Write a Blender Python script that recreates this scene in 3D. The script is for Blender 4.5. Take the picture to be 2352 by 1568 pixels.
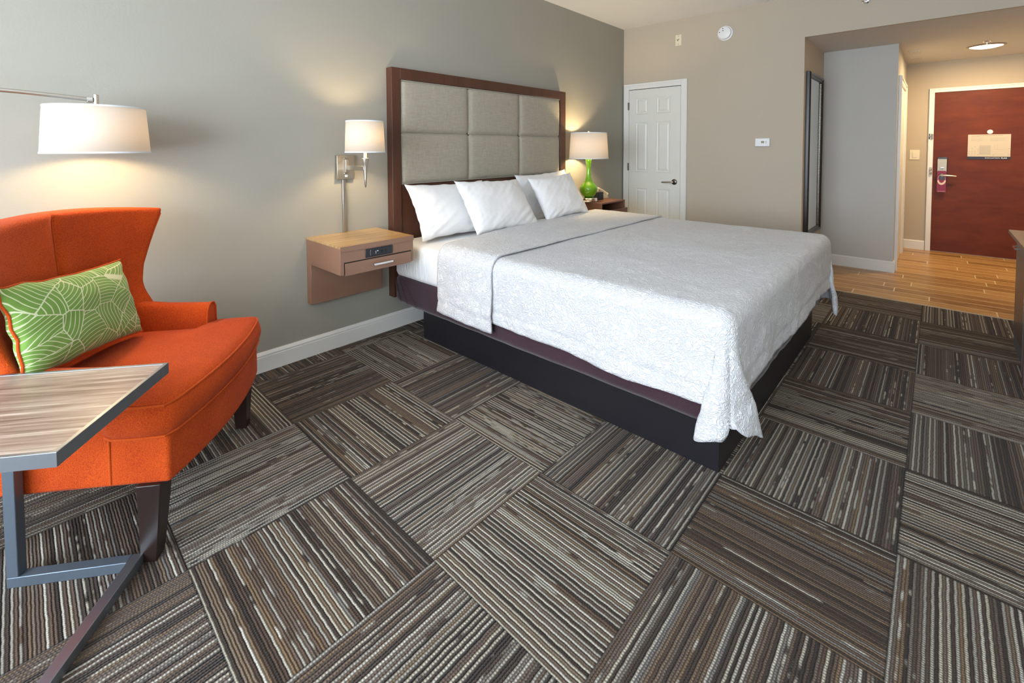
import bpy, bmesh, math, random
from mathutils import Vector, Matrix, noise, Euler
random.seed(7)
for o in list(bpy.data.objects): bpy.data.objects.remove(o)
SC = bpy.context.scene
COL = SC.collection
R = math.radians
PI = math.pi

# ------------------------------------------------------------------ camera
F_PX, CY = 1056.269, 381.84
right = Vector((0.679423, -0.733739, -0.003495)); up = Vector((0.030877, 0.023831, 0.999239)); fwd = Vector((0.733097, 0.679014, -0.038847))
cd = bpy.data.cameras.new('camera'); cam = bpy.data.objects.new('camera', cd); COL.objects.link(cam)
m = Matrix((right, up, -fwd)).transposed().to_4x4(); m.translation = Vector((-0.33007, -2.9228, 1.3226))
cam.matrix_world = m
cd.sensor_width = 36; cd.lens = 36*F_PX/2352; cd.shift_y = (CY-784)/2352; cd.clip_start = 0.05
SC.camera = cam

# ------------------------------------------------------------------ sky, exposure
SC.view_settings.view_transform = 'Standard'; SC.view_settings.look = 'None'
SC.view_settings.gamma = 1; SC.view_settings.use_curve_mapping = False
SC.view_settings.exposure = 0.3
W = bpy.data.worlds.new('sky'); SC.world = W; W.use_nodes = True
bg = W.node_tree.nodes['Background']; bg.inputs[0].default_value = (0.78, 0.88, 1.0, 1); bg.inputs[1].default_value = 13.5
# portals that guide the daylight through the two window openings of the room
XL, YF, ZC, XR = -2.6, -4.15, 2.80, 4.90       # left wall, front wall, ceiling, right wall
def portal(loc, rot, sx, sy):
    l = bpy.data.lights.new('window_portal', 'AREA'); l.shape = 'RECTANGLE'; l.size = sx; l.size_y = sy
    l.cycles.is_portal = True
    o = bpy.data.objects.new('window_portal', l); COL.objects.link(o); o.location = loc; o.rotation_euler = rot
WIN = (-3.75, -0.55, 0.55, 2.45)               # y0, y1, z0, z1 of the window in the left wall
portal((XL-0.02, (WIN[0]+WIN[1])/2, (WIN[2]+WIN[3])/2), (0, R(-90), 0), WIN[3]-WIN[2], WIN[1]-WIN[0])

# ------------------------------------------------------------------ helpers
def tag(o, label=None, cat=None, group=None, kind=None):
    if label: o['label'] = label
    if cat: o['category'] = cat
    if group: o['group'] = group
    if kind: o['kind'] = kind
    return o
def empty(name, loc, rz=0, label=None, cat=None, group=None):
    o = bpy.data.objects.new(name, None); o.empty_display_size = .1; COL.objects.link(o)
    o.location = loc; o.rotation_euler = (0, 0, rz)
    return tag(o, label, cat, group)
def obj(name, bm, mat, parent=None, smooth=35, bevel=0, seg=2, sub=0, loc=None, rot=None, solid=0):
    me = bpy.data.meshes.new(name)
    bmesh.ops.recalc_face_normals(bm, faces=bm.faces) if not solid else None
    bm.to_mesh(me); bm.free()
    mats = mat if isinstance(mat, (list, tuple)) else [mat]
    for mm in mats: me.materials.append(mm)
    if smooth:
        me.shade_smooth()
        if not sub: me.set_sharp_from_angle(angle=R(smooth))
    o = bpy.data.objects.new(name, me); COL.objects.link(o)
    if parent: o.parent = parent
    if loc: o.location = loc
    if rot: o.rotation_euler = rot
    if solid:
        s = o.modifiers.new('thick', 'SOLIDIFY'); s.thickness = solid; s.offset = -1
    if bevel:
        b = o.modifiers.new('bev', 'BEVEL'); b.width = bevel; b.segments = seg; b.limit_method = 'ANGLE'; b.angle_limit = R(40)
    if sub:
        s = o.modifiers.new('sub', 'SUBSURF'); s.levels = sub; s.render_levels = sub
    return o
def box(bm, x0, x1, y0, y1, z0, z1, mi=0):
    v = [bm.verts.new((x, y, z)) for z in (z0, z1) for y in (y0, y1) for x in (x0, x1)]
    fs = [(0,2,3,1),(4,5,7,6),(0,1,5,4),(2,6,7,3),(0,4,6,2),(1,3,7,5)]
    for f in fs:
        fc = bm.faces.new([v[i] for i in f]); fc.material_index = mi
    return bm
def bx(*a): return box(bmesh.new(), *a)
def prism(bm, poly, z0, z1, mi=0):
    a = [bm.verts.new((x, y, z0)) for x, y in poly]; b = [bm.verts.new((x, y, z1)) for x, y in poly]
    n = len(poly)
    bm.faces.new(a[::-1]).material_index = mi; bm.faces.new(b).material_index = mi
    for i in range(n): bm.faces.new((a[i], a[(i+1)%n], b[(i+1)%n], b[i])).material_index = mi
    return bm
def loft(bm, rings, cap0=True, cap1=True, closed=True):
    vs = [[bm.verts.new(p) for p in r] for r in rings]
    n = len(rings[0]); k = n if closed else n-1
    for a, b in zip(vs, vs[1:]):
        for i in range(k): bm.faces.new((a[i], a[(i+1)%n], b[(i+1)%n], b[i]))
    if cap0: bm.faces.new(vs[0][::-1])
    if cap1: bm.faces.new(vs[-1])
    return vs
def lathe(bm, prof, cx=0, cy=0, n=48, axis='z', cap=True):
    rings = []
    for r, z in prof:
        rr = max(r, 1e-4); ring = []
        for i in range(n):
            t = 2*PI*i/n; c, s = rr*math.cos(t), rr*math.sin(t)
            ring.append((cx+c, cy+s, z) if axis == 'z' else ((z, cx+c, cy+s) if axis == 'x' else (cx+c, z, cy+s)))
        rings.append(ring)
    loft(bm, rings, cap, cap); return bm
def tube(bm, pts, r, n=10, closed=False, cap=True):
    P = [Vector(p) for p in pts]; rings = []
    N = len(P); prev = None
    for i in range(N):
        if closed: d = (P[(i+1)%N]-P[i-1]).normalized()
        else: d = (P[min(i+1, N-1)]-P[max(i-1, 0)]).normalized()
        ref = prev if prev is not None else (Vector((0,0,1)) if abs(d.z) < .9 else Vector((1,0,0)))
        a = (ref - d*ref.dot(d)).normalized(); b = d.cross(a); prev = a
        rr = r(i/(N-1)) if callable(r) else r
        rings.append([P[i]+rr*(math.cos(2*PI*k/n)*a+math.sin(2*PI*k/n)*b) for k in range(n)])
    if closed: rings.append(rings[0])
    if closed:
        vs = [[bm.verts.new(p) for p in rg] for rg in rings[:-1]]; vs.append(vs[0])
        for a, b in zip(vs, vs[1:]):
            for i in range(n): bm.faces.new((a[i], a[(i+1)%n], b[(i+1)%n], b[i]))
    else: loft(bm, rings, cap, cap)
    return bm
def bar(bm, a, b, w, h):
    a, b = Vector(a), Vector(b); d = (b-a).normalized()
    s = d.cross(Vector((0,0,1))) if abs(d.z) < .95 else Vector((1,0,0)); s.normalize(); u = s.cross(d)
    loft(bm, [[p+s*w/2*i+u*h/2*j for i, j in ((-1,-1),(1,-1),(1,1),(-1,1))] for p in (a, b)]); return bm
def sbend(a, b, t): t = max(0, min(1, (t-a)/(b-a))); return t*t*(3-2*t)

# ------------------------------------------------------------------ materials
class M:
    def __init__(s, name, color=(.5,.5,.5), rough=.6, metal=0, spec=.5, sheen=0, coat=0):
        s.m = bpy.data.materials.new(name); s.m.use_nodes = True; s.t = s.m.node_tree
        s.b = s.t.nodes['Principled BSDF']
        s.set('Base Color', (*color, 1)); s.set('Roughness', rough); s.set('Metallic', metal)
        s.set('Specular IOR Level', spec); s.set('Sheen Weight', sheen); s.set('Coat Weight', coat)
    def set(s, k, v): s.b.inputs[k].default_value = v
    def n(s, typ, **kw):
        n = s.t.nodes.new('ShaderNode'+typ)
        ins = kw.pop('ins', {})
        for k, v in kw.items(): setattr(n, k, v)
        for k, v in ins.items(): s.put(n.inputs[k], v)
        return n
    def put(s, inp, v):
        if isinstance(v, bpy.types.NodeSocket): s.t.links.new(v, inp)
        else: inp.default_value = v
    def math(s, op, a, b=0, c=None, clamp=False):
        n = s.t.nodes.new('ShaderNodeMath'); n.operation = op; n.use_clamp = clamp
        s.put(n.inputs[0], a); s.put(n.inputs[1], b)
        if c is not None: s.put(n.inputs[2], c)
        return n.outputs[0]
    def comb(s, x, y, z=0):
        n = s.t.nodes.new('ShaderNodeCombineXYZ'); s.put(n.inputs[0], x); s.put(n.inputs[1], y); s.put(n.inputs[2], z); return n.outputs[0]
    def co(s, scale=(1,1,1), rot=(0,0,0)):
        tc = s.n('TexCoord'); mp = s.n('Mapping', ins={'Vector': tc.outputs['Object'], 'Scale': scale, 'Rotation': rot}); return mp.outputs[0]
    def noise(s, vec, scale, detail=2, rough=.5, dist=0, dim='3D', out='Fac'):
        n = s.n('TexNoise', noise_dimensions=dim, ins={'Vector': vec, 'Scale': scale, 'Detail': detail, 'Roughness': rough, 'Distortion': dist}); return n.outputs[out]
    def ramp(s, fac, stops, interp='LINEAR'):
        n = s.t.nodes.new('ShaderNodeValToRGB'); s.put(n.inputs[0], fac); cr = n.color_ramp; cr.interpolation = interp
        while len(cr.elements) < len(stops): cr.elements.new(.5)
        for e, (p, c) in zip(cr.elements, stops): e.position = p; e.color = (*c, 1)
        return n.outputs[0]
    def mix(s, f, a, b, mode='MIX'):
        n = s.t.nodes.new('ShaderNodeMix'); n.data_type = 'RGBA'; n.blend_type = mode
        s.put(n.inputs[0], f)
        for i, v in ((6, a), (7, b)):
            if isinstance(v, tuple): v = (*v, 1)
            s.put(n.inputs[i], v)
        return n.outputs[2]
    def color(s, v): s.put(s.b.inputs['Base Color'], v); return s
    def bump(s, h, strength=.3, dist=.01):
        n = s.n('Bump', ins={'Height': h, 'Strength': strength, 'Distance': dist}); s.put(s.b.inputs['Normal'], n.outputs[0]); return s

def paint(name, col, bump=.12, rough=.75):
    m = M(name, col, rough, spec=.3); v = m.co()
    m.bump(m.noise(v, 90, 3), bump, .004)
    m.color(m.mix(m.noise(v, 1.3, 2), tuple(c*.96 for c in col), tuple(min(1, c*1.04) for c in col)))
    return m.m
MAT = {}
MAT['wall_grey'] = paint('wall_paint_grey', (.335, .320, .272))
MAT['wall_beige'] = paint('wall_paint_beige', (.49, .425, .335), .05)
MAT['wall_light'] = paint('wall_paint_pale', (.52, .505, .465), .05)
MAT['ceiling'] = paint('ceiling_paint', (.88, .87, .86), .3)
MAT['wall_white'] = paint('wall_paint_white', (.76, .74, .68), .05)  # for the unseen walls, lightened to bounce extra fill light
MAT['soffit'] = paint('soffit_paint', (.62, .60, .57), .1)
MAT['trim'] = M('white_trim', (.76, .75, .71), .35).m
MAT['door_white'] = M('white_door_paint', (.72, .715, .66), .4).m
def wood(name, c1, c2, axis=0, scale=9, rough=.4, stretch=14, bump=.04, spec=.5):
    m = M(name, c1, rough, spec=spec)
    sc = [stretch]*3; sc[axis] = 1
    v = m.co(scale=tuple(sc))
    f = m.noise(v, scale/7, 4, .6, .4)
    m.color(m.ramp(f, [(.3, c1), (.7, c2)])); m.bump(f, bump, .003)
    return m.m
MAT['dark_wood'] = wood('walnut_headboard', (.060, .021, .011), (.088, .033, .018), 2, 9, .42, 9)
MAT['night_wood'] = wood('nightstand_brown', (.215, .11, .07), (.28, .155, .10), 0, 5, .42, 3)
MAT['night_dark'] = wood('right_nightstand_brown', (.15, .065, .038), (.20, .09, .055), 0, 5, .38, 4)
MAT['leg_wood'] = wood('espresso_leg', (.016, .009, .008), (.028, .016, .013), 2, 6, .3, 6)
MAT['dresser_wood'] = wood('dresser_brown', (.085, .05, .05), (.11, .07, .07), 2, 6, .35, 6)
MAT['entry_wood'] = wood('entry_door_veneer', (.10, .016, .005), (.155, .030, .008), 1, 22, .5, 3, .02, .25)
def stripes(name, stops, axis_vec, scale, rough, cross=1.5):
    m = M(name, (.3,.2,.1), rough); v = m.co(scale=axis_vec)
    f = m.math('ADD', m.math('MULTIPLY', m.noise(v, scale, 5, .65, .15), .8), m.math('MULTIPLY', m.noise(v, scale*.35, 1), .2))
    m.color(m.ramp(f, stops)); return m.m
MAT['zebra'] = stripes('zebra_wood_top', [(.3, (.20, .095, .03)), (.48, (.42, .25, .10)), (.62, (.58, .40, .20))], (1.2, 45, 1), 1.5, .28)
MAT['laminate'] = stripes('grey_wood_laminate', [(.32, (.10, .06, .045)), (.45, (.24, .165, .125)), (.55, (.34, .255, .20)), (.68, (.60, .50, .41))], (1.6, 42, 1), 1.6, .35)
def fabric(name, c1, c2, scale=420, bump=.4, rough=.9, sheen=.04, big=6):
    m = M(name, c1, rough, spec=.2, sheen=sheen); v = m.co()
    a = m.noise(v, scale, 2, .6); b = m.noise(v, big, 3)
    f = m.math('ADD', m.math('MULTIPLY', a, .75), m.math('MULTIPLY', b, .25))
    m.color(m.ramp(f, [(.33, c1), (.66, c2)])); m.bump(a, bump, .003); return m.m
MAT['orange'] = fabric('orange_upholstery', (.31, .026, .003), (.60, .085, .007), 330, .5)
MAT['orange_welt'] = fabric('orange_welt', (.40, .045, .004), (.60, .095, .009), 500, .3)
def linen():
    m = M('beige_linen', (.4,.37,.29), .85, spec=.2, sheen=.1)
    a = m.noise(m.co(scale=(8, 8, 260)), 2, 2); b = m.noise(m.co(scale=(260, 8, 8)), 2, 2)
    f = m.math('ADD', m.math('MULTIPLY', a, .5), m.math('MULTIPLY', b, .5))
    m.color(m.ramp(f, [(.35, (.30, .27, .21)), (.65, (.42, .385, .31))])); m.bump(f, .3, .002); return m.m
MAT['linen'] = linen()
MAT['pillow'] = fabric('white_pillowcase', (.78, .78, .78), (.84, .84, .84), 300, .06, .8, .2, 3)
MAT['sheet'] = fabric('white_sheet', (.76, .755, .74), (.82, .82, .80), 300, .06, .8, .2, 3)
MAT['skirt'] = fabric('plum_box_spring_cover', (.028, .012, .018), (.055, .024, .032), 260, .3, .75, .25)
MAT['bed_base'] = M('near_black_bed_base', (.012, .011, .014), .35).m
def matelasse():
    m = M('white_matelasse', (.8,.8,.8), .55, spec=.45, sheen=.25)
    v = m.co(); d = m.noise(v, 7, 2, .5, 0, out='Color')
    vv = m.n('VectorMath', operation='MULTIPLY_ADD'); m.put(vv.inputs[0], d); vv.inputs[1].default_value = (.10, .10, .10); m.put(vv.inputs[2], v)
    w = m.n('Mapping', ins={'Vector': vv.outputs[0], 'Scale': (1.7, 1, 1.3), 'Rotation': (0, 0, .5)}).outputs[0]
    a = m.noise(w, 34, 2, .55, 1.2)
    rg = m.math('ABSOLUTE', m.math('SUBTRACT', a, .5)); rg = m.math('MULTIPLY', rg, 7, clamp=True)
    b = m.noise(v, 9, 2)
    h = m.math('ADD', m.math('MULTIPLY', rg, .8), m.math('MULTIPLY', b, .8))
    m.color(m.ramp(rg, [(0, (.56, .56, .57)), (.5, (.67, .67, .68))])); m.bump(h, .55, .011); return m.m  # crevice shading is painted into the colour as well as the bump
MAT['coverlet'] = matelasse()
def metal(name, col, rough): return M(name, col, rough, 1).m
MAT['nickel'] = metal('brushed_nickel', (.50, .46, .40), .36)
MAT['chrome'] = metal('chrome', (.75, .73, .70), .12)
MAT['steel'] = M('satin_steel_tube', (.30, .33, .37), .34, .85).m
MAT['steel_dark'] = M('blue_grey_steel', (.16, .20, .25), .38, .6).m
MAT['bronze'] = metal('dark_pewter', (.16, .14, .12), .35)
MAT['black'] = M('black_plastic', (.012, .014, .02), .35).m
MAT['mirror_frame'] = M('black_mirror_frame', (.018, .014, .011), .28).m
MAT['mirror'] = metal('mirror_glass', (.88, .90, .89), .02)
MAT['white_plastic'] = M('white_plastic', (.80, .80, .80), .35).m
MAT['cream_plastic'] = M('cream_plastic', (.74, .68, .50), .4).m
MAT['phone'] = M('cream_phone', (.62, .55, .42), .4).m
MAT['green_glass'] = M('lime_green_ceramic', (.13, .33, .004), .08, coat=.6).m
MAT['magenta'] = M('magenta_card', (.20, .004, .045), .5).m
MAT['paper'] = M('cream_paper', (.56, .50, .40), .6).m
MAT['satin'] = M('satin_nickel_paint', (.42, .43, .40), .5, .2).m
MAT['navy'] = M('navy_band', (.012, .016, .035), .5).m
MAT['grey_ink'] = M('grey_ink', (.28, .26, .23), .6).m
MAT['grey_print'] = M('light_grey_ink', (.50, .46, .38), .6).m
MAT['white_ink'] = M('white_ink', (.8, .8, .8), .5).m
MAT['pink_ink'] = M('pale_pink_ink', (.72, .55, .45), .5).m
MAT['screen'] = M('olive_lcd', (.25, .24, .12), .3).m
MAT['gap'] = M('shadow_gap', (.01, .008, .006), .8).m
def shade(name, col, trans, emit, ecol):
    m = M(name, col, .9, spec=.1); t = m.t
    tr = m.n('BsdfTranslucent'); tr.inputs[0].default_value = (*trans, 1)
    df = m.n('BsdfDiffuse'); df.inputs[0].default_value = (*col, 1)
    mx = m.n('MixShader'); mx.inputs[0].default_value = .45
    t.links.new(df.outputs[0], mx.inputs[1]); t.links.new(tr.outputs[0], mx.inputs[2])
    em = m.n('Emission'); em.inputs[0].default_value = (*ecol, 1); em.inputs[1].default_value = emit
    ad = m.n('AddShader'); t.links.new(mx.outputs[0], ad.inputs[0]); t.links.new(em.outputs[0], ad.inputs[1])
    t.links.new(ad.outputs[0], t.nodes['Material Output'].inputs[0]); return m.m
MAT['shade'] = shade('lit_fabric_shade', (.75, .72, .66), (.30, .25, .18), .16, (1, .84, .62))
MAT['shade_band'] = M('white_shade_band', (.72, .74, .78), .8).m
def emis(name, col, k):
    m = bpy.data.materials.new(name); m.use_nodes = True; t = m.node_tree; t.nodes.clear()
    e = t.nodes.new('ShaderNodeEmission'); e.inputs[0].default_value = (*col, 1); e.inputs[1].default_value = k
    o = t.nodes.new('ShaderNodeOutputMaterial'); t.links.new(e.outputs[0], o.inputs[0]); return m
MAT['glow'] = emis('frosted_lamp_glass', (1, .84, .58), 5)

def carpet():
    m = M('carpet_tiles', (.1,.08,.06), .95, spec=.1, sheen=.1)
    T, X1, Y0 = .545, 1.09, -.131
    tc = m.n('TexCoord'); sep = m.n('SeparateXYZ', ins={'Vector': tc.outputs['Object']})
    x, y = sep.outputs[0], sep.outputs[1]
    sh = m.math('MULTIPLY', m.math('DIVIDE', m.math('SUBTRACT', x, X1), .49, clamp=True), .055)
    tx = m.math('DIVIDE', m.math('ADD', x, sh), T); ty = m.math('DIVIDE', m.math('SUBTRACT', Y0, y), T)
    ix, iy = m.math('FLOOR', tx), m.math('FLOOR', ty)
    fx, fy = m.math('SUBTRACT', tx, ix), m.math('SUBTRACT', ty, iy)
    par = m.math('FLOORED_MODULO', m.math('ADD', ix, iy), 2)        # 0: rows run along y, 1: along x
    inv = m.math('SUBTRACT', 1, par)
    across = m.math('ADD', m.math('MULTIPLY', fx, inv), m.math('MULTIPLY', fy, par))
    along = m.math('ADD', m.math('MULTIPLY', fy, inv), m.math('MULTIPLY', fx, par))
    seed = m.n('TexWhiteNoise', noise_dimensions='2D', ins={'Vector': m.comb(ix, iy)}).outputs['Value']
    seed2 = m.n('TexWhiteNoise', noise_dimensions='2D', ins={'Vector': m.comb(m.math('ADD', ix, 31.7), iy)}).outputs['Value']
    wob = m.noise(m.comb(m.math('MULTIPLY', along, 22), m.math('MULTIPLY', across, 6), m.math('MULTIPLY', seed, 50)), 1, 2)
    NR = 66
    ra = m.math('ADD', m.math('MULTIPLY', across, NR), m.math('MULTIPLY', m.math('SUBTRACT', wob, .5), .5))
    row = m.math('FLOOR', ra); fr = m.math('SUBTRACT', ra, row)
    wn = m.n('TexWhiteNoise', noise_dimensions='2D', ins={'Vector': m.comb(row, m.math('MULTIPLY', seed, 97))})
    rv = wn.outputs['Value']
    rv2 = m.n('TexWhiteNoise', noise_dimensions='2D', ins={'Vector': m.comb(m.math('ADD', row, 500), m.math('MULTIPLY', seed, 97))}).outputs['Value']
    # light yarns: probability differs from tile to tile and in broad zones over a tile
    zone = m.noise(m.comb(m.math('MULTIPLY', across, 4), m.math('MULTIPLY', along, .8), m.math('MULTIPLY', seed, 71)), 1, 1)
    dens = m.math('ADD', m.math('MULTIPLY', seed2, .80), m.math('MULTIPLY', m.math('SUBTRACT', zone, .5), .9))
    dens = m.math('ADD', dens, .14)
    brk = m.noise(m.comb(m.math('MULTIPLY', along, 5), m.math('MULTIPLY', row, 3.7), m.math('MULTIPLY', seed, 37)), 1, 2, .6)
    val = m.math('ADD', rv, m.math('MULTIPLY', m.math('SUBTRACT', brk, .5), 1.0))
    odd = m.math('FLOORED_MODULO', row, 2)
    val = m.math('ADD', val, m.math('MULTIPLY', odd, .75))
    lite = m.math('MULTIPLY', m.math('SUBTRACT', dens, val), 12, clamp=True)
    dark = m.ramp(rv2, [(0, (.026, .019, .015)), (.3, (.052, .034, .024)), (.5, (.100, .063, .041)), (.72, (.115, .084, .064)), (.88, (.155, .098, .052)), (1, (.14, .13, .12))])
    light = m.ramp(rv2, [(0, (.38, .34, .26)), (.5, (.24, .22, .185)), (1, (.44, .41, .34))])
    c = m.mix(lite, dark, light)
    bead = m.math('SINE', m.math('MULTIPLY', m.math('ADD', along, m.math('MULTIPLY', rv2, .3)), 420))
    prof = m.math('SINE', m.math('MULTIPLY', fr, PI))
    fuzz = m.noise(tc.outputs['Object'], 260, 2, .7)
    fac = m.math('MULTIPLY', m.math('ADD', .42, m.math('MULTIPLY', prof, .85)), m.math('ADD', .88, m.math('MULTIPLY', bead, .12)))
    fac = m.math('MULTIPLY', fac, m.math('ADD', .55, m.math('MULTIPLY', fuzz, .95)))
    # the seam of two tiles: a thin dark gap between them
    ex = m.math('MINIMUM', m.math('MINIMUM', fx, m.math('SUBTRACT', 1, fx)), m.math('MINIMUM', fy, m.math('SUBTRACT', 1, fy)))
    seam = m.math('DIVIDE', ex, .008, clamp=True)
    fac = m.math('MULTIPLY', fac, m.math('ADD', .35, m.math('MULTIPLY', seam, .65)))
    c = m.mix(1.0, c, m.comb(fac, fac, fac), 'MULTIPLY')
    m.color(c)
    m.bump(m.math('ADD', m.math('MULTIPLY', prof, .8), m.math('ADD', m.math('MULTIPLY', bead, .15), m.math('MULTIPLY', seam, .5))), .8, .006)
    return m.m
MAT['carpet'] = carpet()
def plank():
    m = M('wood_look_tile', (.4,.2,.08), .33, spec=.45)
    tc = m.n('TexCoord'); sep = m.n('SeparateXYZ', ins={'Vector': tc.outputs['Object']})
    rx = m.math('DIVIDE', m.math('SUBTRACT', sep.outputs[0], 4.803), .154); row = m.math('FLOOR', rx); fx = m.math('SUBTRACT', rx, row)
    o = m.n('TexWhiteNoise', noise_dimensions='1D', ins={'W': row}).outputs['Value']
    ry = m.math('ADD', m.math('DIVIDE', sep.outputs[1], .92), o); cl_ = m.math('FLOOR', ry); fy = m.math('SUBTRACT', ry, cl_)
    ex = m.math('MULTIPLY', m.math('MINIMUM', fx, m.math('SUBTRACT', 1, fx)), .154)
    ey = m.math('MULTIPLY', m.math('MINIMUM', fy, m.math('SUBTRACT', 1, fy)), .92)
    gr = m.math('MULTIPLY', m.math('SUBTRACT', .0055, m.math('MINIMUM', ex, ey)), 800, clamp=True)
    pr = m.n('TexWhiteNoise', noise_dimensions='2D', ins={'Vector': m.comb(row, cl_)}).outputs['Value']
    g = m.noise(m.comb(m.math('MULTIPLY', sep.outputs[0], 38), m.math('MULTIPLY', sep.outputs[1], 2.2), m.math('MULTIPLY', pr, 40)), 1.6, 5, .65, .3)
    g = m.math('ADD', m.math('MULTIPLY', g, .8), m.math('MULTIPLY', pr, .2))
    c = m.ramp(g, [(.3, (.20, .085, .022)), (.5, (.42, .225, .070)), (.7, (.60, .36, .145))])
    m.color(m.mix(gr, c, (.72, .56, .34))); m.bump(gr, -.3, .002); return m.m
MAT['plank'] = plank()

# ------------------------------------------------------------------ the room
def struct(name, bm, mat, **k):
    par = k.pop('parent', None)
    o = obj(name, bm, mat, par, **k)
    if not par: o['kind'] = 'structure'
    return o
struct('floor', bx(XL, 4.785, YF, 0, -.1, 0), MAT['carpet'], smooth=0)
struct('floor_entry', bx(4.803, 7.75, YF, 0, -.1, .001), MAT['plank'], smooth=0)
struct('trim_1', bx(4.785, 4.803, YF, -1.95, -.1, .004), M('pale_threshold', (.45, .36, .25), .4).m, smooth=0)
struct('ceiling', bx(XL, 4.90, YF, 0, ZC, ZC+.1), MAT['ceiling'], smooth=0)
struct('wall_back', bx(XL-.1, 4.90, 0, .12, 0, ZC), MAT['wall_grey'], smooth=0)
struct('wall_right', bx(XR, 5.92, -1.951, .12, 0, ZC), MAT['wall_beige'], smooth=0)
struct('wall_hall', bx(5.92, 7.75, -2.60, .12, 0, ZC), MAT['wall_light'], smooth=0)
struct('wall_hall_end', bx(7.575, 7.75, YF, -2.60, 0, ZC), MAT['wall_beige'], smooth=0)
struct('wall_header', bx(XR, XR+.03, YF, -1.951, 2.39, ZC), MAT['wall_beige'], smooth=0)
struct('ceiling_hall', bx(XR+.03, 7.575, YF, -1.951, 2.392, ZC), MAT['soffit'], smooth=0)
struct('wall_front', bx(XL-.1, 7.75, YF-.1, YF, 0, ZC), MAT['wall_white'], smooth=0)
bm = bx(XL-.1, XL, YF, WIN[0], 0, ZC); box(bm, XL-.1, XL, WIN[1], 0, 0, ZC)
box(bm, XL-.1, XL, WIN[0], WIN[1], 0, WIN[2]); box(bm, XL-.1, XL, WIN[0], WIN[1], WIN[3], ZC)
struct('wall_left', bm, MAT['wall_white'], smooth=0)
bm = bmesh.new(); y0, y1, z0, z1 = WIN
for a in ((y0, y0+.05, z0, z1), (y1-.05, y1, z0, z1), (y0+.05, y1-.05, z0, z0+.05), (y0+.05, y1-.05, z1-.05, z1), ((y0+y1)/2-.03, (y0+y1)/2+.03, z0+.05, z1-.05)):
    box(bm, XL-.08, XL-.03, *a)
struct('window_1', bm, MAT['trim'], smooth=0)
# baseboards: plain board with a stepped moulded top
def baseboard(name, p0, p1, nrm, h=.118):
    p0, p1, nrm = Vector(p0), Vector(p1), Vector(nrm)
    prof = [(0, 0), (.016, 0), (.016, h-.03), (.0125, h-.028), (.0125, h-.022), (.015, h-.018), (.009, h-.004), (.006, h), (0, h)]
    bm = bmesh.new(); loft(bm, [[(p.x+nrm.x*a, p.y+nrm.y*a, b) for a, b in prof] for p in (p0, p1)])
    struct(name, bm, MAT['trim'], smooth=25)
baseboard('baseboard_back', (XL, 0), (XR, 0), (0, -1))
baseboard('baseboard_right', (XR, -.83), (XR, -1.951), (-1, 0))
baseboard('baseboard_closet', (XR, -1.951), (5.904, -1.951), (0, -1))
baseboard('baseboard_hall', (5.92, -1.968), (5.92, -2.616), (-1, 0))
baseboard('baseboard_hall_side', (5.92, -2.60), (6.03, -2.60), (0, -1))
baseboard('baseboard_hall_end', (7.575, -2.617), (7.575, -2.82), (-1, 0))
baseboard('baseboard_left', (XL, YF), (XL, 0), (1, 0))
baseboard('baseboard_front', (XL, YF), (7.57, YF), (0, 1))

def casing(name, ax, pos, nrm, u0, u1, top, w=.07, t=.018):
    """door casing on a wall; ax is the wall's running axis"""
    bm = bmesh.new()
    def bb(a, b, z0, z1, th):
        lo, hi = sorted((pos, pos+nrm*th))
        if ax == 'y': box(bm, lo, hi, a, b, z0, z1)
        else: box(bm, a, b, lo, hi, z0, z1)
    for a, b in ((u0, u0+w), (u1-w, u1)): bb(a, b, 0, top, t)
    bb(u0+w, u1-w, top-w, top, t)
    def b2(a, b, z0, z1):
        lo, hi = sorted((pos+nrm*t, pos+nrm*t*1.35))
        if ax == 'y': box(bm, lo, hi, a, b, z0, z1)
        else: box(bm, a, b, lo, hi, z0, z1)
    for a, b in ((u0+.003, u0+w*.35), (u1-w*.35, u1-.003)): b2(a, b, 0, top-.003)
    b2(u0+w*.35, u1-w*.35, top-w*.35, top-.003)
    return struct(name, bm, MAT['trim'], smooth=0, bevel=.002)
# white six-panel closet door in the right wall
casing('trim_2', 'y', XR, -1, -.812, -.012, 2.112)
def panel_door(name, x, y0, y1, z0, z1, panels, mat):
    bm = bx(x, x+.03, y0, y1, z0, z1)
    for (a, b, c, d) in panels:           # sunken moulding with a raised field
        for (i, o, dx) in ((0, .022, .0), ):
            ring = [(a, c), (b, c), (b, d), (a, d)]
            def rr(k): return [(a+k, c+k), (b-k, c+k), (b-k, d-k), (a+k, d-k)]
            lv = [(0, -.001), (.006, -.005), (.012, -.0035), (.024, -.0005), (.040, -.007), (.044, -.0075)]
            vs = [[bm.verts.new((x+q, p[0], p[1])) for p in rr(k)] for k, q in lv]
            for A, B in zip(vs, vs[1:]):
                for n_ in range(4): bm.faces.new((A[n_], A[(n_+1)%4], B[(n_+1)%4], B[n_]))
            bm.faces.new(vs[-1])
    return struct(name, bm, mat, smooth=0)
cols = ((-.625, -.445), (-.345, -.175))
pn = [(a, b, c, d) for a, b in cols for c, d in ((.22, .84), (1.03, 1.64), (1.735, 1.93))]
d1 = panel_door('door_1', XR-.012, -.738, -.085, .012, 2.035, pn, MAT['door_white'])
struct('door_gap_shade', bx(XR-.004, XR-.001, -.742, -.081, .0, 2.041), MAT['gap'], smooth=0)  # near-black sheet standing in for the shade in the gap around the door
for z in (1.84, 1.09, .25):
    bm = bx(XR-.022, XR-.013, -.088, -.068, z-.045, z+.045); lathe(bm, [(.005, z-.047), (.005, z+.047)], XR-.024, -.078, 10)
    o = obj('hinge', bm, MAT['bronze'], d1, bevel=.001)
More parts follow.
